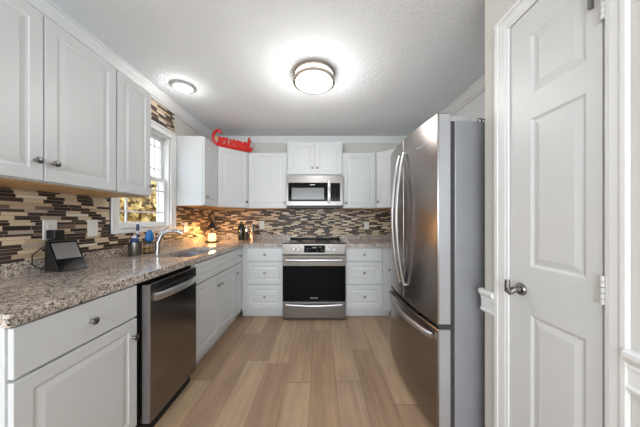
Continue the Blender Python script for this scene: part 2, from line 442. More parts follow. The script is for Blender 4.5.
# pantry door casing and door
def casing_strip(bm, y0, y1, z0, z1, steps, horiz):
    for a, b, d in steps:
        if horiz: box(bm, XP - d, XP - 0.0008, y0, y1, z0 + a * (z1 - z0), z0 + b * (z1 - z0))
        else: box(bm, XP - d, XP - 0.0008, y0 + a * (y1 - y0), y0 + b * (y1 - y0), z0, z1)
bm = bmesh.new()
casing_strip(bm, DY1, 1.086, 0.001, 2.115, [(0, 0.18, 0.010), (0.18, 0.72, 0.012), (0.72, 1, 0.016)], False)
casing_strip(bm, 0.618, DY0, 0.001, 2.115, [(0, 0.28, 0.016), (0.28, 0.82, 0.012), (0.82, 1, 0.010)], False)
casing_strip(bm, 0.618, 1.086, 2.042, 2.115, [(0, 0.18, 0.0105), (0.18, 0.72, 0.0125), (0.72, 1, 0.0165)], True)
struct(obj('trim_6', bm, 'trim', bevel=0.002))
bm = bmesh.new()     # jambs of the opening
box(bm, XP + 0.001, XP + 0.099, DY1 - 0.010, DY1 - 0.001, 0.001, DZ - 0.001)
box(bm, XP + 0.001, XP + 0.099, DY0 + 0.001, DY0 + 0.010, 0.001, DZ - 0.001)
box(bm, XP + 0.001, XP + 0.099, DY0 + 0.010, DY1 - 0.010, DZ - 0.010, DZ - 0.001)
struct(obj('trim_7', bm, 'trim'))
dr = bpy.data.objects.new('door_1', None); COL.objects.link(dr); struct(dr)
# local frame: x runs from hinge... door faces -X, so rotate -90: local x -> -Y
dr.location = (XP, DY1 - 0.012, 0.0); dr.rotation_euler.z = -PI / 2
dW = DY1 - DY0 - 0.024
bm = bmesh.new()
px0, px1 = (DY1 - 0.012) - 0.912, (DY1 - 0.012) - 0.722
DP = [(0.005, 0.003), (0.010, 0.0055), (0.014, 0.0055), (0.034, 0.001), (0.036, 0.0008)]
panelled(bm, 0, dW, 0.008, DZ - 0.012, -0.002, 0.033, [(px0, px1, 0.20, 0.825), (px0, px1, 1.015, 1.60), (px0, px1, 1.70, 1.93)], DP)
obj('panel_slab', bm, 'door_white', dr)
# lever handle
hx, hz = (DY1 - 0.012) - 0.953, 0.914
bm = bmesh.new()
mt = Matrix.Translation((hx, -0.0025, hz)) @ Matrix.Rotation(PI / 2, 4, 'X')
lathe(bm, [(0, 0), (0.026, 0), (0.026, 0.004), (0.022, 0.010), (0.012, 0.013), (0.010, 0.022), (0.010, 0.034), (0, 0.036)], mt, 24)
obj('handle_rosette', bm, 'nickel', dr, smooth=True)
bm = bmesh.new()
tube(bm, [(hx, -0.030, hz), (hx - 0.002, -0.040, hz - 0.008), (hx - 0.003, -0.050, hz - 0.014), (hx - 0.004, -0.056, hz - 0.008), (hx - 0.004, -0.058, hz + 0.012), (hx - 0.004, -0.057, hz + 0.038)],
     [0.012, 0.0125, 0.012, 0.0115, 0.010, 0.009], 12)
obj('handle_lever', bm, 'nickel', dr, smooth=True)
for hzz in (1.83, 0.995, 0.22):
    bm = bmesh.new()
    yl = dW + 0.006
    for k in range(5): lathe(bm, [(0, 0), (0.0055, 0), (0.0055, 0.0155), (0, 0.0155)], Matrix.Translation((yl, -0.0085, hzz - 0.042 + k * 0.017)), 10)
    box(bm, dW - 0.020, dW - 0.002, -0.0035, -0.0022, hzz - 0.043, hzz + 0.043)
    obj('hinge', bm, 'painted_hinge', dr)
# flip latch high on the door above the top hinge
bm = bmesh.new(); box(bm, dW - 0.028, dW - 0.020, -0.016, -0.0022, 1.845, 1.90); obj('door_stop_pin', bm, 'nickel', dr, bevel=0.003)

# ------------------------------------------------------------------ window
wn = bpy.data.objects.new('window_1', None); COL.objects.link(wn); struct(wn)
xf = XL + 0.001
bm = bmesh.new()
for d, i in ((0.016, 0.0), (0.024, 0.045)):    # casing plus raised outer band
    o0, o1, p0, p1 = WY0 - 0.072, WY1 + 0.072, WZ0 - 0.044, WZ1 + 0.072
    wd = 0.072 if i == 0 else 0.020
    box(bm, xf, xf + d, o0, o0 + wd, p0, p1); box(bm, xf, xf + d, o1 - wd, o1, p0, p1)
    box(bm, xf, xf + d, o0 + wd, o1 - wd, p1 - wd, p1); box(bm, xf, xf + d, o0 + wd, o1 - wd, p0, p0 + min(wd, 0.044))
obj('window_casing', bm, 'trim', wn, bevel=0.002)
bm = bmesh.new(); box(bm, XL - 0.05, xf + 0.034, WY0 + 0.002, WY1 - 0.002, WZ0 - 0.0, WZ0 + 0.012); obj('window_sill', bm, 'trim', wn, bevel=0.003)
bm = bmesh.new()
box(bm, XL - 0.119, XL - 0.001, WY0 + 0.0005, WY0 + 0.018, WZ0, WZ1); box(bm, XL - 0.119, XL - 0.001, WY1 - 0.018, WY1 - 0.0005, WZ0, WZ1)
box(bm, XL - 0.119, XL - 0.001, WY0 + 0.018, WY1 - 0.018, WZ1 - 0.018, WZ1 - 0.0005); box(bm, XL - 0.119, XL - 0.05, WY0 + 0.018, WY1 - 0.018, WZ0 + 0.0005, WZ0 + 0.010)
obj('window_jamb', bm, 'trim', wn)
def sash(x, z0, z1, zm):
    y0, y1 = WY0 + 0.019, WY1 - 0.019
    bm = bmesh.new(); r = 0.034
    box(bm, x, x + 0.028, y0, y0 + r, z0, z1); box(bm, x, x + 0.028, y1 - r, y1, z0, z1)
    box(bm, x, x + 0.028, y0 + r, y1 - r, z0, z0 + r); box(bm, x, x + 0.028, y0 + r, y1 - r, z1 - r, z1)
    s = obj('sash', bm, 'trim', wn, bevel=0.002)
    bm = bmesh.new()
    for y in (1.945, 2.325): box(bm, x + 0.008, x + 0.020, y - 0.007, y + 0.007, z0 + r, z1 - r)
    for z in zm: box(bm, x + 0.009, x + 0.019, y0 + r, y1 - r, z - 0.007, z + 0.007)
    obj('muntin', bm, 'trim', s)
    bxo('pane', x + 0.013, x + 0.015, y0 + r - 0.002, y1 - r + 0.002, z0 + r - 0.002, z1 - r + 0.002, 'glass', s)
sash(XL - 0.055, WZ0 + 0.0125, 1.625, (1.275, 1.495))
sash(XL - 0.090, 1.595, WZ1 - 0.02, (1.72, 1.95))

# outside the window
struct(bxo('ground', -16, XL - 0.2, -4, 18, -0.6, -0.5, 'grass'))
def tree(x, y, h, r, mat, label, n=5200):
    t = thing('autumn_tree', label, 'tree', (x, y, -0.5), 0, 'autumn trees seen through the window')
    bm = bmesh.new(); tube(bm, [(0, 0, 0), (0.05, 0, h * 0.4), (0, 0.04, h * 0.75)], [0.10, 0.07, 0.03], 8); obj('trunk', bm, 'bark', t)
    bm = bmesh.new()
    for _ in range(n):
        while True:
            p = Vector((random.uniform(-1, 1), random.uniform(-1, 1), random.uniform(-1, 1)))
            if p.length < 1: break
        p = Vector((p.x * r, p.y * r, h * 0.56 + p.z * h * 0.46))
        a = Vector((random.gauss(0, 1), random.gauss(0, 1), random.gauss(0, 1))).normalized() * 0.10
        b = a.cross(Vector((random.gauss(0, 1), random.gauss(0, 1), random.gauss(0, 1)))).normalized() * 0.065
        bm.faces.new([bm.verts.new(p + v) for v in (a, b, -a, -b)])
    obj('foliage', bm, mat, t)
tree(-5.6, 6.9, 3.2, 1.05, 'leaf', 'golden autumn tree nearest the window, left of the view')
tree(-8.7, 9.7, 3.6, 1.25, 'leaf_pale', 'pale autumn tree beyond the window, behind the golden one')
tree(-6.2, 9.9, 3.4, 1.15, 'leaf', 'golden autumn tree at the right edge of the window view')
tree(-10.2, 13.2, 4.2, 1.8, 'leaf_pale', 'pale autumn tree farthest from the window')

# ------------------------------------------------------------------ backsplash
def tilebox(label, boxes, mat):
    bm = bmesh.new()
    for b in boxes: box(bm, *b)
    tag(obj('mosaic_backsplash', bm, mat), label, 'backsplash', 'strip mosaic backsplash')
T = 0.008
bx0, bx1 = XL + 0.001, XL + T
tilebox('brown and beige strip mosaic on the left wall below the sink window', [
    (bx0, bx1, 0.50, WY0 - 0.074, 0.981, 1.364), (bx0, bx1, WY1 + 0.074, YB - T - 0.001, 0.981, 1.352),
    (bx0, bx1, WY0 - 0.074, WY1 + 0.074, 0.981, WZ0 - 0.046)], 'mosaic_y')
tilebox('small patch of strip mosaic above the sink window, under the crown moulding', [(bx0, bx1, 1.712, WY1 + 0.066, WZ1 + 0.074, ZC - 0.087)], 'mosaic_y')
tilebox('brown and beige strip mosaic on the back wall behind the range', [
    (XL + 0.001, XR - 0.001, YB - T, YB - 0.001, 0.981, 1.352), (-0.447, 0.307, YB - T, YB - 0.001, 0.70, 0.981), (-0.447, 0.307, YB - T, YB - 0.001, 1.352, 1.378)], 'mosaic_x')

# ------------------------------------------------------------------ base cabinets
GB = 'white base cabinets under the granite'
XF = -0.965     # carcass front of the left run
DL = abs(XL - XF) - 0.002
cabinet('base_cabinet', 'white base cabinet at the near end of the left counter', (XF, 0.703, 0), PI / 2, 0.490, DL, 0, 0.872,
        [('flat_drawer', 0.004, 0.486, 0.704, 0.866, (0.245, 0.784)), ('door', 0.004, 0.486, 0.140, 0.697, (0.455, 0.610))], GB, toe=0.085)
cabinet('sink_base_cabinet', 'white sink cabinet beside the dishwasher with two raised-panel doors', (XF, 1.739, 0), PI / 2, 0.816, DL, 0, 0.872,
        [('panel', 0.004, 0.812, 0.704, 0.866), ('door', 0.004, 0.407, 0.140, 0.697, (0.375, 0.60)), ('door', 0.409, 0.812, 0.140, 0.697, (0.441, 0.60))], GB, toe=0.085, hollow=True)
cabinet('base_cabinet', 'narrow white base cabinet in the left run against the corner, drawer over door', (XF, 2.556, 0), PI / 2, 0.246, DL, 0, 0.872,
        [('flat_drawer', 0.004, 0.228, 0.704, 0.866, (0.116, 0.784)), ('door', 0.004, 0.228, 0.140, 0.697, (0.036, 0.60))], GB, toe=0.085)
YF = 2.825
DB = YB - YF - 0.002
drw = lambda W: [('flat_drawer', 0.004, W - 0.004, 0.700, 0.858, (W / 2, 0.780)), ('drawer', 0.004, W - 0.004, 0.418, 0.690, (W / 2, 0.560)), ('drawer', 0.004, W - 0.004, 0.128, 0.408, (W / 2, 0.268))]
t = cabinet('drawer_cabinet', 'white three-drawer cabinet left of the range', (-0.893, YF, 0), 0, 0.443, DB, 0, 0.872, drw(0.443), GB, toe=0.085)
bxo('corner_filler', -0.071, -0.001, 0.0, 0.018, 0.085, 0.872, 'white', t); bxo('toe_kick', -0.075, -0.001, 0.055, 0.07, 0.001, 0.085, 'white', t)
t = cabinet('drawer_cabinet', 'white three-drawer cabinet right of the range', (0.312, YF, 0), 0, 0.452, DB, 0, 0.872, drw(0.452), GB, toe=0.085)
bxo('corner_filler', 0.453, 0.555, 0.0, 0.018, 0.085, 0.872, 'white', t); bxo('toe_kick', 0.453, 0.56, 0.055, 0.07, 0.001, 0.085, 'white', t)
cabinet('base_cabinet', 'white base cabinet at the far side of the refrigerator, facing left', (0.869, YF - 0.002, 0), -PI / 2, 0.60, XR - 0.869 - 0.002, 0, 0.872,
        [('flat_drawer', 0.03, 0.596, 0.700, 0.858, (0.31, 0.78)), ('door', 0.03, 0.596, 0.128, 0.690, (0.07, 0.60))], GB, toe=0.085)

# ------------------------------------------------------------------ countertops
def counter(label, boxes, ups):
    bm = bmesh.new()
    for b in boxes: box(bm, *b)
    o = tag(obj('countertop', bm, 'granite'), label, 'countertop')
    bm = bmesh.new()
    for b in ups: box(bm, *b)
    obj('upstand', bm, 'granite', o)
    return o
c0, c1 = 0.8745, 0.914
XE, YE = -0.937, 2.788
SX0, SX1, SY0, SY1 = -1.30, -1.00, 1.78, 2.42
ct = counter('long speckled granite countertop with the sink, along the left wall to the range', [
    (XL + 0.001, XE, 0.694, SY0, c0, c1), (XL + 0.001, XE, SY1, YE, c0, c1), (XL + 0.001, SX0, SY0, SY1, c0, c1), (SX1, XE, SY0, SY1, c0, c1),
    (XL + 0.001, -0.449, YE, YB - 0.001, c0, c1)],
    [(XL + 0.001, XL + 0.020, 0.694, YB - 0.02, c1, 0.980), (XL + 0.001, -0.449, YB - 0.020, YB - 0.001, c1, 0.980)])
counter('short speckled granite countertop right of the range, turning the corner behind the refrigerator', [
    (0.309, XR - 0.001, YE, YB - 0.001, c0, c1), (0.842, XR - 0.001, 2.225, YE, c0, c1)],
    [(0.309, XR - 0.001, YB - 0.020, YB - 0.001, c1, 0.980), (XR - 0.020, XR - 0.001, 2.225, YB - 0.02, c1, 0.980)])
# rounded front nosing of the slabs
# sink basin hanging under the cutout
sk = thing('kitchen_sink', 'stainless undermount sink below the window', 'sink', (-1.15, 2.10, 0.873))
bm = bmesh.new()
a0, a1, b0, b1 = -0.158, 0.158, -0.328, 0.328
r0 = [(a0, b0), (a1, b0), (a1, b1), (a0, b1)]
def ringv(i, z): return [bm.verts.new((x - math.copysign(i, x), y - math.copysign(i, y), z)) for x, y in r0]
R = [ringv(-0.014, 0.0), ringv(0.0, 0.0), ringv(0.010, -0.15), ringv(0.03, -0.17), ringv(0.03, -0.173), ringv(0.0, -0.16), ringv(-0.004, -0.004), ]
for A, B in zip(R[:4], R[1:4]):
    for k in range(4): bm.faces.new([A[k], A[(k + 1) % 4], B[(k + 1) % 4], B[k]])
bm.faces.new(R[3])
for A in R[4:]:
    for v_ in A: bm.verts.remove(v_)
obj('basin', bm, 'sink_steel', sk)
bm = bmesh.new(); lathe(bm, [(0, 0), (0.04, 0), (0.042, 0.003), (0.03, 0.004), (0, 0.002)], Matrix.Translation((0, 0, -0.169)), 20); obj('drain', bm, 'chrome', sk, smooth=True)

# faucet
fc = thing('faucet', 'chrome single-lever arched faucet behind the sink', 'faucet', (-1.375, 1.95, c1 + 0.001))
bm = bmesh.new(); lathe(bm, [(0, 0), (0.027, 0), (0.027, 0.006), (0.019, 0.014), (0.017, 0.06), (0.019, 0.085), (0.017, 0.10), (0, 0.104)], None, 18); obj('faucet_body', bm, 'dark_chrome', fc, smooth=True)
bm = bmesh.new()
pts = [(0, 0, 0.085), (0.012, 0.004, 0.13)] + [(0.108 - 0.092 * math.cos(a), 0.03 - 0.025 * math.cos(a), 0.130 + 0.062 * math.sin(a)) for a in [PI * k / 10 for k in range(0, 9)]]
tube(bm, pts, [0.016] * (len(pts) - 3) + [0.017, 0.019, 0.019], 12); obj('spout', bm, 'dark_chrome', fc, smooth=True)
bm = bmesh.new(); tube(bm, [(0, 0, 0.10), (0.0, 0.012, 0.150), (0.015, 0.040, 0.195), (0.035, 0.06, 0.215), (0.05, 0.07, 0.220)], [0.012, 0.009, 0.008, 0.008, 0.008], 10); obj('lever', bm, 'dark_chrome', fc, smooth=True)

# ------------------------------------------------------------------ dishwasher
dw = thing('dishwasher', 'dark stainless dishwasher between the left base cabinets', 'dishwasher', (-0.965, 1.236, 0), PI / 2)
W = 0.468
bxo('tub', 0.003, W - 0.003, 0.012, 0.56, 0.085, 0.868, 'dark_slot', dw)
bm = bmesh.new(); box(bm, 0.004, W - 0.002, -0.050, 0.010, 0.100, 0.852); obj('door', bm, 'dw_steel', dw, bevel=0.004)
bxo('door_edge', 0.001, 0.0035, -0.046, -0.008, 0.104, 0.848, 'dw_edge', dw)
bxo('kick_plate', 0.004, W - 0.003, -0.002, 0.010, 0.004, 0.090, 'dark_slot', dw)
bm = bmesh.new()
tube(bm, arc(lambda u: (0.03 + u * (W - 0.06), -0.052 - 0.030 * math.sin(PI * u) ** 0.5, 0.775), 16), 0.011, 10, ry=0.022); obj('handle', bm, 'handle_steel', dw, smooth=True)

# ------------------------------------------------------------------ range
rg = thing('range', 'stainless slide-in electric range with black oven door', 'stove', (-0.0705, 2.738, 0))
hw = 0.377
bxo('body', -hw, hw, 0.03, 0.70, 0.012, 0.895, 'gasket', rg)
for sx in (-1, 1):
    for y in (0.08, 0.62): bxo('foot', sx * 0.33 - 0.015, sx * 0.33 + 0.015, y - 0.015, y + 0.015, 0.0, 0.0115, 'black', rg)
bxo('cooktop', -hw, hw, 0.065, 0.70, 0.896, 0.917, 'black_gloss', rg, bevel=0.002)
bxo('rear_vent', -hw + 0.015, hw - 0.015, 0.66, 0.70, 0.9175, 0.938, 'black_gloss', rg, bevel=0.004)
for x, y, r in ((-0.18, 0.2, 0.1), (0.18, 0.2, 0.08), (-0.18, 0.5, 0.07), (0.18, 0.5, 0.1)):
    bm = bmesh.new(); lathe(bm, [(r - 0.003, 0), (r, 0), (r, 0.0005), (r - 0.003, 0.0005), (r - 0.003, 0)], Matrix.Translation((x, y, 0.9172)), 32); obj('burner_ring', bm, 'gasket', rg)
bm = bmesh.new(); sweep(bm, [(0.000, 0.790), (0.062, 0.790), (0.064, 0.923), (0.040, 0.925), (0.004, 0.915)], 0, -hw, hw); cp = obj('control_panel', bm, 'steel', rg, bevel=0.002)
# slope of panel front: from y=0 (z .790) to y=.012 (z .915)
def on_panel(z): return 0.004 * (z - 0.790) / 0.125
bxo('display', -0.118, 0.130, -0.002, 0.004, 0.812, 0.898, 'display', rg)
for x, z, ww, hh in ((-0.02, 0.872, 0.05, 0.014), (0.06, 0.878, 0.03, 0.006), (-0.09, 0.86, 0.02, 0.004), (-0.09, 0.835, 0.02, 0.004), (-0.055, 0.86, 0.02, 0.004), (0.08, 0.84, 0.03, 0.004), (0.025, 0.83, 0.02, 0.004)):
    bxo('display_mark', x, x + ww, -0.0030, -0.0021, z - hh / 2, z + hh / 2, 'display_txt', rg)
for x in (-0.235, -0.178, 0.172, 0.235):
    bm = bmesh.new(); z = 0.850
    mt = Matrix.Translation((x, on_panel(z), z)) @ Matrix.Rotation(PI / 2 - 0.03, 4, 'X')
    lathe(bm, [(0, 0), (0.021, 0), (0.021, 0.005), (0.017, 0.008), (0.016, 0.026), (0.013, 0.029), (0, 0.029)], mt, 20)
    k = obj('knob', bm, 'silver_edge', rg, smooth=True)
bm = bmesh.new(); box(bm, -hw + 0.001, hw - 0.001, 0.0, 0.029, 0.230, 0.778); od = obj('oven_door', bm, 'steel', rg, bevel=0.003)
bxo('oven_window', -hw + 0.006, hw - 0.006, -0.004, -0.0003, 0.236, 0.655, 'black_gloss', od)
bm = bmesh.new()
tube(bm, arc(lambda u: (-0.335 + 0.67 * u, -0.042 - 0.012 * math.sin(PI * u), 0.728), 14), 0.011, 12, ry=0.014)
for sx in (-1, 1): tube(bm, [(sx * 0.325, 0.001, 0.728), (sx * 0.325, -0.042, 0.728)], 0.008, 8)
obj('oven_handle', bm, 'handle_steel', od, smooth=True)
bm = bmesh.new(); box(bm, -hw + 0.001, hw - 0.001, 0.002, 0.029, 0.030, 0.222); wd = obj('storage_drawer', bm, 'steel', rg, bevel=0.004)
bm = bmesh.new()
tube(bm, arc(lambda u: (-0.335 + 0.67 * u, -0.018 - 0.012 * math.sin(PI * u), 0.196 - 0.012 * math.sin(PI * u)), 14), 0.009, 10, ry=0.011); obj('drawer_handle', bm, 'handle_steel', wd, smooth=True)

def text(name, s, size, mat, parent, loc, rot, ext=0.0006, sx=1.0):
    c = bpy.data.curves.new(name, 'FONT'); c.body = s; c.size = size; c.extrude = ext; c.align_x = 'CENTER'; c.align_y = 'CENTER'
    tmp = bpy.data.objects.new(name + '_tmp', c); COL.objects.link(tmp)
    dg = bpy.context.evaluated_depsgraph_get(); me = bpy.data.meshes.new_from_object(tmp.evaluated_get(dg))
    bpy.data.objects.remove(tmp)
    me.materials.clear(); me.materials.append(M[mat])
    o = bpy.data.objects.new(name, me); COL.objects.link(o); o.parent = parent; o.location = loc; o.rotation_euler = rot; o.scale.x = sx
    return o
text('badge', 'FRIGIDAIRE', 0.020, 'logo', od, (0, -0.0048, 0.272), (PI / 2, 0, 0), sx=0.9)

# ------------------------------------------------------------------ upper cabinets
GU = 'white wall cabinets'
DU = 0.333
XU = -1.268
cabinet('wall_cabinet', 'wide white two-door wall cabinet nearest the camera on the left wall', (XU, 0.662, 0), PI / 2, 0.752, XU - XL - 0.010, 1.371, 2.134,
        [('door', 0.003, 0.378, 1.375, 2.130, (0.345, 1.462)), ('door', 0.380, 0.749, 1.375, 2.130, (0.412, 1.462))], GU)
cabinet('wall_cabinet', 'narrow white one-door wall cabinet hanging left of the sink window', (XU, 1.4155, 0), PI / 2, 0.288, XU - XL - 0.010, 1.371, 2.134,
        [('door', 0.003, 0.285, 1.375, 2.130, (0.268, 1.452))], GU)
cabinet('wall_cabinet', 'white wall cabinet right of the sink window, its plain end panel facing the room', (-1.288, 2.524, 0), PI / 2, 0.334, 0.310, 1.361, 2.123,
        [('door', 0.003, 0.331, 1.365, 2.119, (0.035, 1.46))], GU)
def corner_cab(label, pts, p0, ang, wdt, knobx):
    t = thing('corner_wall_cabinet', label, 'cabinet', (0, 0, 0), 0, GU)
    bm = bmesh.new(); prism(bm, pts, 1.361, 2.123); obj('body', bm, 'white', t, bevel=0.001)
    cx = sum(p[0] for p in pts) / len(pts); cy = sum(p[1] for p in pts) / len(pts)
    bm = bmesh.new(); prism(bm, [(cx + (x - cx) * 0.93, cy + (y - cy) * 0.93) for x, y in pts], 1.355, 1.3607); obj('underside', bm, 'maple', t)
    d = front('door', 0.012, wdt - 0.012, 1.365, 2.119, t, (knobx, 1.447), loc=(p0[0], p0[1], 0), rz=ang)
lc = [(-1.599 + 0.009, 2.860), (-1.288, 2.860), (-0.990, 3.160), (-0.990, 3.460), (-1.591, 3.460)]
corner_cab('white diagonal corner wall cabinet under the red word, left end of the back wall', lc, (-1.288, 2.860), math.atan2(0.300, 0.298), 0.4228, 0.385)
rc = [(0.776, 3.460), (0.776, 3.160), (1.070, 2.870), (1.462, 2.870), (1.462, 3.460)]
corner_cab('white diagonal corner wall cabinet beside the refrigerator, right end of back wall', rc, (0.776, 3.160), -math.atan2(0.290, 0.294), 0.413, 0.045)
YU = 3.162
cabinet('wall_cabinet', 'white one-door wall cabinet left of the microwave', (-0.989, YU, 0), 0, 0.535, YB - YU - 0.010, 1.361, 2.123, [('door', 0.016, 0.531, 1.365, 2.119, (0.505, 1.437))], GU)
cabinet('wall_cabinet', 'short white two-door wall cabinet above the microwave', (-0.4525, YU, 0), 0, 0.763, YB - YU - 0.010, 1.812, 2.272,
        [('door', 0.012, 0.380, 1.822, 2.262, (0.350, 1.912)), ('door', 0.383, 0.751, 1.822, 2.262, (0.413, 1.912))], GU)
cabinet('wall_cabinet', 'white one-door wall cabinet right of the microwave', (0.312, YU, 0), 0, 0.463, YB - YU - 0.010, 1.361, 2.123, [('door', 0.014, 0.448, 1.365, 2.119, (0.040, 1.437))], GU)

# ------------------------------------------------------------------ microwave
mw = thing('microwave', 'stainless over-the-range microwave with dark glass door', 'microwave', (-0.0705, 3.063, 1.381))
hw2 = 0.378; H = 0.412
bxo('body', -hw2, hw2, 0.022, 0.385, 0.0, H, 'gasket', mw)
bxo('front_frame', -hw2, hw2, 0.0, 0.0215, 0.010, H, 'steel', mw, bevel=0.003)
bxo('door_glass', -0.352, 0.172, -0.006, -0.0003, 0.068, 0.316, 'black_gloss', mw, bevel=0.001)
bxo('window_screen', -0.305, 0.125, -0.0075, -0.0062, 0.092, 0.246, 'mirror_glass', mw)
bxo('control_panel', 0.212, 0.338, -0.004, -0.0003, 0.068, 0.312, 'black_gloss', mw, bevel=0.001)
bxo('clock_display', 0.235, 0.315, -0.005, -0.0041, 0.268, 0.295, 'display_txt' if False else 'display', mw)
for r_ in range(6):
    for c_ in range(3): bxo('button', 0.232 + c_ * 0.032, 0.250 + c_ * 0.032, -0.0052, -0.0041, 0.090 + r_ * 0.028, 0.096 + r_ * 0.028, 'gasket', mw)
bm = bmesh.new()
tube(bm, arc(lambda u: (0.190, -0.030 - 0.012 * math.sin(PI * u), 0.045 + 0.29 * u), 12), 0.013, 12, ry=0.010)
for z in (0.06, 0.32): tube(bm, [(0.190, 0.0005, z), (0.190, -0.030, z)], 0.008, 8)
obj('handle', bm, 'chrome', mw, smooth=True)
bxo('bottom_grille', -hw2 + 0.004, hw2 - 0.004, 0.004, 0.36, -0.018, -0.0005, 'black', mw)
text('badge', 'FRIGIDAIRE', 0.014, 'logo', mw, (-0.03, -0.0065, 0.286), (PI / 2, 0, 0), sx=0.9)

# ------------------------------------------------------------------ refrigerator
fr = thing('refrigerator', 'dark stainless french-door refrigerator on the right', 'refrigerator', (0.64, 2.09, 0), -PI / 2)
FW = 0.843
def bulge(x, d0=0.035):   # door front y for a local x
    u = (x / FW) * 2 - 1
    return -d0 * (1 - u * u)
def fdoor(name, x0, x1, z0, z1, n=14, depth=0.072):
    bm = bmesh.new()
    xs = [x0 + (x1 - x0) * i / n for i in range(n + 1)]
    prism(bm, [(x, bulge(x)) for x in xs] + [(x1, depth), (x0, depth)], z0, z1)
    return obj(name, bm, 'dark_steel', fr, bevel=0.004)
fdl = fdoor('upper_door', 0.002, FW / 2 - 0.002, 0.628, 1.782)
fdr = fdoor('upper_door', FW / 2 + 0.002, FW - 0.003, 0.628, 1.782)
fz = fdoor('freezer_drawer', 0.002, FW - 0.003, 0.045, 0.606, 24)
def door_side(par, z0, z1):
    bxo('door_edge', FW - 0.0028, FW - 0.0005, 0.008, 0.068, z0, z1, 'silver_edge', par, bevel=0.0008)
door_side(fdr, 0.634, 1.776); door_side(fz, 0.051, 0.600)
bxo('gasket', 0.010, FW - 0.010, 0.073, 0.092, 0.05, 1.74, 'gasket', fr)
bxo('case', 0.004, FW - 0.002, 0.093, 0.80, 0.03, 1.737, 'case_grey', fr, bevel=0.004)
bxo('mullion_strip', 0.01, FW - 0.006, 0.010, 0.0725, 0.608, 0.626, 'gasket', fr)
for x in (0.06, FW - 0.06):
    for y in (0.12, 0.72): bm = bmesh.new(); lathe(bm, [(0, 0), (0.02, 0), (0.02, 0.0295), (0, 0.0295)], Matrix.Translation((x, y, 0)), 12); obj('foot', bm, 'black', fr)
for x in (0.055, FW - 0.075):
    bm = bmesh.new(); prism(bm, [(x - 0.045, 0.19), (x - 0.045, 0.10), (x - 0.02, 0.035), (x + 0.04, 0.035), (x + 0.065, 0.10), (x + 0.065, 0.19)], 1.7375, 1.772)
    obj('hinge_cover', bm, 'cover_grey', fr, bevel=0.006)
for k_, x in ((fdl, FW / 2 - 0.045), (fdr, FW / 2 + 0.045)):
    bm = bmesh.new(); y0 = bulge(x)
    tube(bm, arc(lambda u: (x, y0 - 0.012 - 0.055 * math.sin(PI * u) ** 0.8, 0.74 + 0.935 * u), 24), 0.013, 12, ry=0.010)
    for z in (0.745, 1.67): tube(bm, [(x, y0 + 0.001, z), (x, y0 - 0.016, z)], 0.010, 10)
    obj('handle', bm, 'handle_steel', k_, smooth=True)
bm = bmesh.new()
tube(bm, arc(lambda u: (0.03 + (FW - 0.06) * u, bulge(0.03 + (FW - 0.06) * u) - 0.012 - 0.030 * math.sin(PI * u) ** 0.5, 0.555), 24), 0.010, 12, ry=0.018)
obj('handle', bm, 'handle_steel', fz, smooth=True)
bm = bmesh.new(); x = FW - 0.16; box(bm, x - 0.045, x + 0.045, bulge(x) - 0.004, bulge(x) - 0.0005, 1.640, 1.655)
tx = text('badge', 'FRIGIDAIRE', 0.022, 'logo', fdr, (x, bulge(x) - 0.001, 1.648), (PI / 2, 0, math.atan2(bulge(x + .02) - bulge(x - .02), .04)))
bm.free()

# small black wire ornament on top of the refrigerator
t = thing('wire_ornament', 'small black curled wire ornament on top of the refrigerator', 'ornament', (0.885, 1.275, 1.738))
for cx, r in ((0.0, 0.011), (0.021, 0.009)):
    bm = bmesh.new(); tube(bm, arc(lambda u: (cx + r * math.cos(2 * PI * u * 0.95 - PI / 2), 0.0, 0.003 + r + r * math.sin(2 * PI * u * 0.95 - PI / 2)), 16), 0.0028, 8)
    obj('wire_loop', bm, 'black', t, smooth=True)

# ------------------------------------------------------------------ ceiling lights
cl = thing('ceiling_light', 'round flush-mount drum ceiling light in the middle of the ceiling', 'light', (CEIL_LIGHT[0], CEIL_LIGHT[1], ZC))
bm = bmesh.new(); lathe(bm, [(0, -0.0005), (0.165, -0.0005), (0.175, -0.006), (0.175, -0.018), (0.168, -0.022), (0, -0.022)], None, 48); obj('canopy', bm, 'bronze_ring', cl, smooth=True)
bm = bmesh.new(); lathe(bm, [(0.150, -0.0225), (0.162, -0.0225), (0.162, -0.062), (0.150, -0.062), (0.150, -0.0225)], None, 48); obj('glass_band', bm, 'lamp_side', cl, smooth=True)
bm = bmesh.new(); lathe(bm, [(0.148, -0.0625), (0.177, -0.0625), (0.177, -0.080), (0.172, -0.084), (0.157, -0.084), (0.157, -0.080), (0.148, -0.0625)], None, 48); obj('ring', bm, 'bronze_ring', cl, smooth=True)
bm = bmesh.new(); lathe(bm, [(0.1565, -0.0805), (0.154, -0.086), (0.10, -0.093), (0, -0.096)], None, 48); obj('diffuser', bm, 'lamp', cl, smooth=True)
dl = thing('downlight', 'small round disk downlight near the left wall', 'light', (DOWN_LIGHT[0], DOWN_LIGHT[1], ZC))
bm = bmesh.new(); lathe(bm, [(0, -0.0005), (0.106, -0.0005), (0.106, -0.010), (0.100, -0.016), (0.082, -0.020), (0.078, -0.018), (0, -0.018)], None, 40); obj('trim_ring', bm, 'cover_grey', dl, smooth=True)
bm = bmesh.new(); lathe(bm, [(0.0775, -0.0185), (0.072, -0.023), (0, -0.026)], None, 40); obj('diffuser', bm, 'lamp', dl, smooth=True)

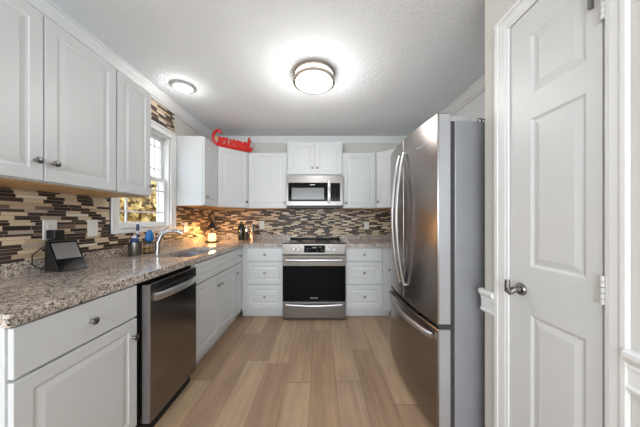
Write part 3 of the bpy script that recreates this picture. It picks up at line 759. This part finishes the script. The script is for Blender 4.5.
# ------------------------------------------------------------------ wall plates
def plate(name, label, loc, rz, kind):
    t = thing(name, label, 'wall plate', loc, rz, 'wall plates on the backsplash')   # local front = -y
    bxo('cover', -0.036, 0.036, -0.006, -0.0003, -0.058, 0.058, 'plate', t, bevel=0.003)
    if kind == 'outlet':
        for z in (-0.021, 0.021):
            s = bxo('receptacle', -0.016, 0.016, -0.0085, -0.0062, z - 0.014, z + 0.014, 'plate', t, bevel=0.002)
            for x in (-0.006, 0.006): bxo('slot', x - 0.001, x + 0.001, -0.0090, -0.0086, z - 0.001, z + 0.007, 'black', s)
            bm = bmesh.new(); lathe(bm, [(0, 0), (0.0022, 0), (0.0022, 0.0004), (0, 0.0004)], Matrix.Translation((0, -0.0086, z - 0.007)) @ Matrix.Rotation(PI / 2, 4, 'X'), 8); obj('ground_slot', bm, 'black', s)
    else:
        bxo('rocker', -0.016, 0.016, -0.0085, -0.0062, -0.033, 0.033, 'plate', t, bevel=0.002)
    return t
xw = XL + T + 0.0005
plate('wall_outlet', 'white wall outlet above the black smart display', (xw, 1.353, 1.143), PI / 2, 'outlet')
plate('light_switch', 'white rocker switch plate on the mosaic beside the window, left wall', (xw, 1.608, 1.144), PI / 2, 'switch')
plate('light_switch', 'tan-lit switch plate on the left wall near the corner, beyond the faucet', (xw, 2.72, 1.115), PI / 2, 'switch')
yw = YB - T - 0.0005
plate('wall_outlet', 'wall outlet on the back wall left of the range, above the shakers', (-0.875, yw, 1.127), 0, 'outlet')
plate('light_switch', 'white switch plate on the back wall right of the range', (0.700, yw, 1.120), 0, 'switch')

# ------------------------------------------------------------------ counter-top items
# smart display (front faces +X and leans back)
sd = thing('smart_display', 'black wedge-shaped smart display on the granite below the outlet', 'smart display', (-1.413, 1.243, c1 + 0.001), math.radians(74.2))
bm = bmesh.new(); sweep(bm, [(0.0, 0.0), (0.120, 0.0), (0.125, 0.012), (0.118, 0.164), (0.108, 0.171), (0.099, 0.166)], 0, 0.0, 0.130); obj('casing', bm, 'black', sd, bevel=0.004)
# leaning face from (y0,z0) to (y.060,z.160)
tilt = math.atan2(0.099, 0.166)
def leanbox(name, x0, x1, s0, s1, th, mat, par):
    bm = bmesh.new(); box(bm, x0, x1, -th, -0.0006, s0, s1)
    bmesh.ops.transform(bm, matrix=Matrix.Rotation(-tilt, 4, 'X'), verts=bm.verts); return obj(name, bm, mat, par)
fg = leanbox('front_glass', 0.005, 0.125, 0.006, 0.187, 0.0022, 'black_gloss', sd)
leanbox('screen', 0.011, 0.119, 0.078, 0.178, 0.0028, 'screen', sd)
# power adapter with its cord
pa = thing('power_adapter', 'black power adapter plugged into the wall outlet above the smart display', 'adapter', (xw + 0.0100, 1.353, 1.116), PI / 2)
bxo('adapter_block', -0.028, 0.028, -0.052, 0.0, -0.028, 0.026, 'black', pa, bevel=0.006)
bm = bmesh.new(); tube(bm, [(0, -0.024, -0.026), (-0.004, -0.018, -0.05), (-0.06, -0.014, -0.075), (-0.10, -0.013, -0.11), (-0.105, -0.020, -0.16), (-0.075, -0.030, -0.19), (-0.045, -0.028, -0.185)], 0.003, 8); obj('cord', bm, 'black', pa, smooth=True)

# sink caddy items
cc = thing('utensil_cup', 'brushed steel cup on the granite left of the faucet', 'cup', (-1.480, 1.845, c1 + 0.001))
bm = bmesh.new(); lathe(bm, [(0, 0), (0.046, 0), (0.048, 0.004), (0.048, 0.108), (0.045, 0.108), (0.044, 0.006), (0, 0.006)], None, 28); obj('cup_wall', bm, 'steel', cc, smooth=True)
db = thing('dish_brush', 'dish brush with dark blue handle standing in the steel cup', 'brush', (-1.466, 1.845, c1 + 0.0085))
bm = bmesh.new(); tube(bm, [(0, 0, 0), (0, 0, 0.09), (0.002, 0, 0.17), (0.003, 0, 0.205), (0.004, 0, 0.245)], [0.006, 0.006, 0.007, 0.011, 0.009], 10); obj('handle', bm, 'navy', db, smooth=True)
bm = bmesh.new(); lathe(bm, [(0, 0.165), (0.008, 0.165), (0.012, 0.175), (0.010, 0.19), (0, 0.195)], Matrix.Translation((0.002, 0, 0)), 14); obj('collar', bm, 'clear_white', db, smooth=True)
sb = thing('scrub_pad', 'blue and pink mesh scrubber resting in the mouth of the steel cup', 'scrubber', (-1.486, 1.845, c1 + 0.109))
bm = bmesh.new(); bmesh.ops.create_icosphere(bm, subdivisions=3, radius=0.030)
for v_ in bm.verts: v_.co *= 1 + 0.10 * math.sin(v_.co.x * 330) * math.cos(v_.co.y * 290) + 0.08 * math.sin(v_.co.z * 350); v_.co.z += 0.010
obj('mesh_ball', bm, 'navy', sb)
bm = bmesh.new(); bmesh.ops.create_icosphere(bm, subdivisions=3, radius=0.022)
for v_ in bm.verts: v_.co *= 1 + 0.10 * math.sin(v_.co.x * 430) * math.cos(v_.co.y * 390); v_.co.z += 0.034
obj('mesh_top', bm, 'clear_white', sb)
rk = thing('sponge_rack', 'dark wire sponge rack between the steel cup and the faucet', 'rack', (-1.482, 1.970, c1 + 0.001))
bm = bmesh.new()
for z in (0.004, 0.045, 0.085): tube(bm, [(-0.035, -0.055, z), (0.035, -0.055, z), (0.035, 0.055, z), (-0.035, 0.055, z), (-0.035, -0.055, z)], 0.003, 6)
for x, y in [(sx * 0.065, y) for sx in (-1, 1) for y in (-0.055, -0.018, 0.018, 0.055)]: tube(bm, [(x, y, 0.004), (x, y, 0.085)], 0.0025, 6)
for y in (-0.03, 0.0, 0.03): tube(bm, [(-0.035, y, 0.004), (0.035, y, 0.004)], 0.0025, 6)
obj('wire_frame', bm, 'gasket', rk)
sp = thing('kitchen_sponge', 'tan sponge lying in the dark wire rack', 'sponge', (-1.482, 1.970, c1 + 0.009))
bxo('sponge_block', -0.020, 0.020, -0.042, 0.042, 0.0, 0.050, 'maple', sp, bevel=0.008)
sw = thing('dish_wand', 'blue and white dish wand standing behind the faucet in the rack', 'dish wand', (-1.470, 1.985, c1 + 0.0905))
bm = bmesh.new(); bmesh.ops.create_uvsphere(bm, u_segments=18, v_segments=12, radius=1.0)
for v_ in bm.verts:
    z = v_.co.z; k = (1 - 0.35 * z)
    v_.co = Vector((v_.co.x * 0.026 * k, v_.co.y * 0.042 * k, 0.058 + z * 0.056))
obj('scrub_head', bm, 'blue', sw, smooth=True)
bm = bmesh.new(); tube(bm, [(0.004, 0.030, 0.004), (0.006, 0.040, 0.05), (0.004, 0.034, 0.095)], [0.010, 0.012, 0.008], 10); obj('white_grip', bm, 'clear_white', sw, smooth=True)

# candle warmer in the corner
cw = thing('candle_warmer', 'black candle warmer lamp glowing in the left back corner of the counter', 'lamp', (-1.40, 2.985, c1 + 0.001), 0)
bm = bmesh.new(); lathe(bm, [(0, 0), (0.085, 0), (0.088, 0.006), (0.080, 0.014), (0, 0.014)], None, 28); obj('base', bm, 'black', cw, smooth=True)
bm = bmesh.new(); tube(bm, [(-0.02, 0.070, 0.010), (-0.02, 0.072, 0.20), (-0.016, 0.05, 0.262), (-0.004, 0.016, 0.276), (0, 0, 0.262)], 0.0045, 8); obj('stem', bm, 'black', cw, smooth=True)
bm = bmesh.new(); lathe(bm, [(0, 0.272), (0.012, 0.272), (0.016, 0.258), (0.030, 0.225), (0.050, 0.182), (0.048, 0.180), (0.027, 0.222), (0.010, 0.252), (0, 0.254)], None, 24); obj('lamp_shade', bm, 'black', cw, smooth=True)
cj = tag(obj('candle_jar', (lambda b: (lathe(b, [(0, 0), (0.043, 0), (0.047, 0.006), (0.047, 0.070), (0.040, 0.082), (0.040, 0.095), (0.036, 0.095), (0.036, 0.08), (0, 0.078)], None, 24), b)[1])(bmesh.new()), 'wax', smooth=True, loc=(-1.40, 2.985, c1 + 0.0155)),
         'glowing yellow candle jar on the black warmer base', 'candle')

# bottles at the corner of the counter
def bottle(name, label, x, y, prof, mat, cap=None, capmat='black', cat='bottle', partname='bottle_body'):
    t = thing(name, label, cat, (x, y, c1 + 0.001))
    bm = bmesh.new(); lathe(bm, prof, None, 20); obj(partname, bm, mat, t, smooth=True)
    if cap: bm = bmesh.new(); lathe(bm, cap, None, 16); obj('cap', bm, capmat, t, smooth=True)
bottle('oil_bottle', 'dark glass oil bottle standing at the counter corner, left of the grinders', -1.115, 3.26,
       [(0, 0), (0.043, 0), (0.045, 0.005), (0.045, 0.18), (0.038, 0.200), (0.020, 0.215), (0.017, 0.235), (0, 0.235)], 'dark_glass', [(0, 0.2355), (0.015, 0.2355), (0.015, 0.262), (0, 0.262)])
bottle('pepper_grinder', 'slim steel and black grinder in the middle of the counter-corner bottles', -1.035, 3.25,
       [(0, 0), (0.026, 0), (0.026, 0.085), (0.020, 0.09), (0.020, 0.12), (0, 0.12)], 'black', [(0, 0.1205), (0.021, 0.1205), (0.023, 0.19), (0.017, 0.20), (0, 0.20)], 'chrome', 'grinder', 'grinder_body')
bottle('salt_grinder', 'copper-toned grinder, rightmost of the counter-corner bottles', -0.955, 3.24,
       [(0, 0), (0.029, 0), (0.030, 0.10), (0.024, 0.11), (0, 0.11)], 'copper', [(0, 0.1105), (0.023, 0.1105), (0.021, 0.20), (0.026, 0.205), (0.026, 0.225), (0, 0.228)], 'steel', 'grinder', 'grinder_body')

# ------------------------------------------------------------------ red script word on top of the corner cabinet
ws = thing('word_sign', 'red cut-out script word sign standing on the corner wall cabinets', 'sign', (-1.336, 2.858, 2.124), math.atan2(0.285, 0.385))
# strokes in letter units: x right, z up; x-height 1
def cv(pts, n=6):    # Catmull-Rom through points
    out = []; P = [pts[0]] + pts + [pts[-1]]
    for i in range(1, len(P) - 2):
        for k in range(n):
            t_ = k / n; a, b, c, d = P[i - 1], P[i], P[i + 1], P[i + 2]
            out.append(tuple(0.5 * ((2 * b[j]) + (-a[j] + c[j]) * t_ + (2 * a[j] - 5 * b[j] + 4 * c[j] - d[j]) * t_ ** 2 + (-a[j] + 3 * b[j] - 3 * c[j] + d[j]) * t_ ** 3) for j in (0, 1)))
    return out + [pts[-1]]
G = [(1.25, 1.45), (1.0, 1.75), (0.55, 1.65), (0.15, 1.1), (0.1, 0.5), (0.5, 0.1), (0.95, 0.35), (1.15, 0.85), (0.8, 0.85), (1.2, 0.85), (1.15, 0.2), (0.9, -0.2), (0.6, -0.1)]
letters = [(1.3, [(0.0, 0.2), (0.35, 0.95), (0.05, 0.7), (0.1, 0.15), (0.5, 0.1), (0.65, 0.6), (0.4, 0.95), (0.75, 0.8)]),
           (2.05, [(0.0, 0.8), (0.1, 0.95), (0.08, 0.3), (0.3, 0.05), (0.55, 0.4), (0.6, 0.95), (0.6, 0.25), (0.85, 0.1)]),
           (2.9, [(0.0, 0.1), (0.2, 0.95), (0.3, 0.75), (0.55, 0.8), (0.5, 0.25), (0.8, 0.1)]),
           (3.65, [(0.0, 0.1), (0.1, 0.95), (0.12, 0.1), (0.3, 0.85), (0.42, 0.8), (0.45, 0.1), (0.65, 0.85), (0.78, 0.75), (0.8, 0.2), (1.05, 0.1)]),
           (4.7, [(0.0, 0.1), (0.45, 0.65), (0.25, 0.95), (0.05, 0.5), (0.3, 0.08), (0.7, 0.25)]),
           (5.35, [(0.0, 0.25), (0.35, 1.6), (0.3, 0.3), (0.5, 0.08), (0.8, 0.3)])]
K = 0.0815; TH = 0.0085
bm = bmesh.new()
def stroke(pts, r):
    P = [(x * K, 0.0, z * K * 1.30 + 0.020) for x, z in cv(pts)]
    tube(bm, P, r, 8, ry=r)
stroke(G, 0.0175)
for ox, L in letters: stroke([(ox + x, z) for x, z in L], 0.0145)
stroke([(5.4, 1.05), (6.1, 1.2)], 0.009)
stroke([(0.9, 0.05), (2.5, 0.1), (4.0, 0.05), (5.6, 0.1), (6.15, 0.35)], 0.015)
obj('lettering', bm, 'red', ws, smooth=True)
bxo('flower_inlay', 0.030, 0.066, -0.008, 0.008, 0.075, 0.118, 'tan', ws, bevel=0.004)
bxo('base_strip', 0.060, 0.49, -0.009, 0.009, 0.0, 0.012, 'red', ws, bevel=0.002)
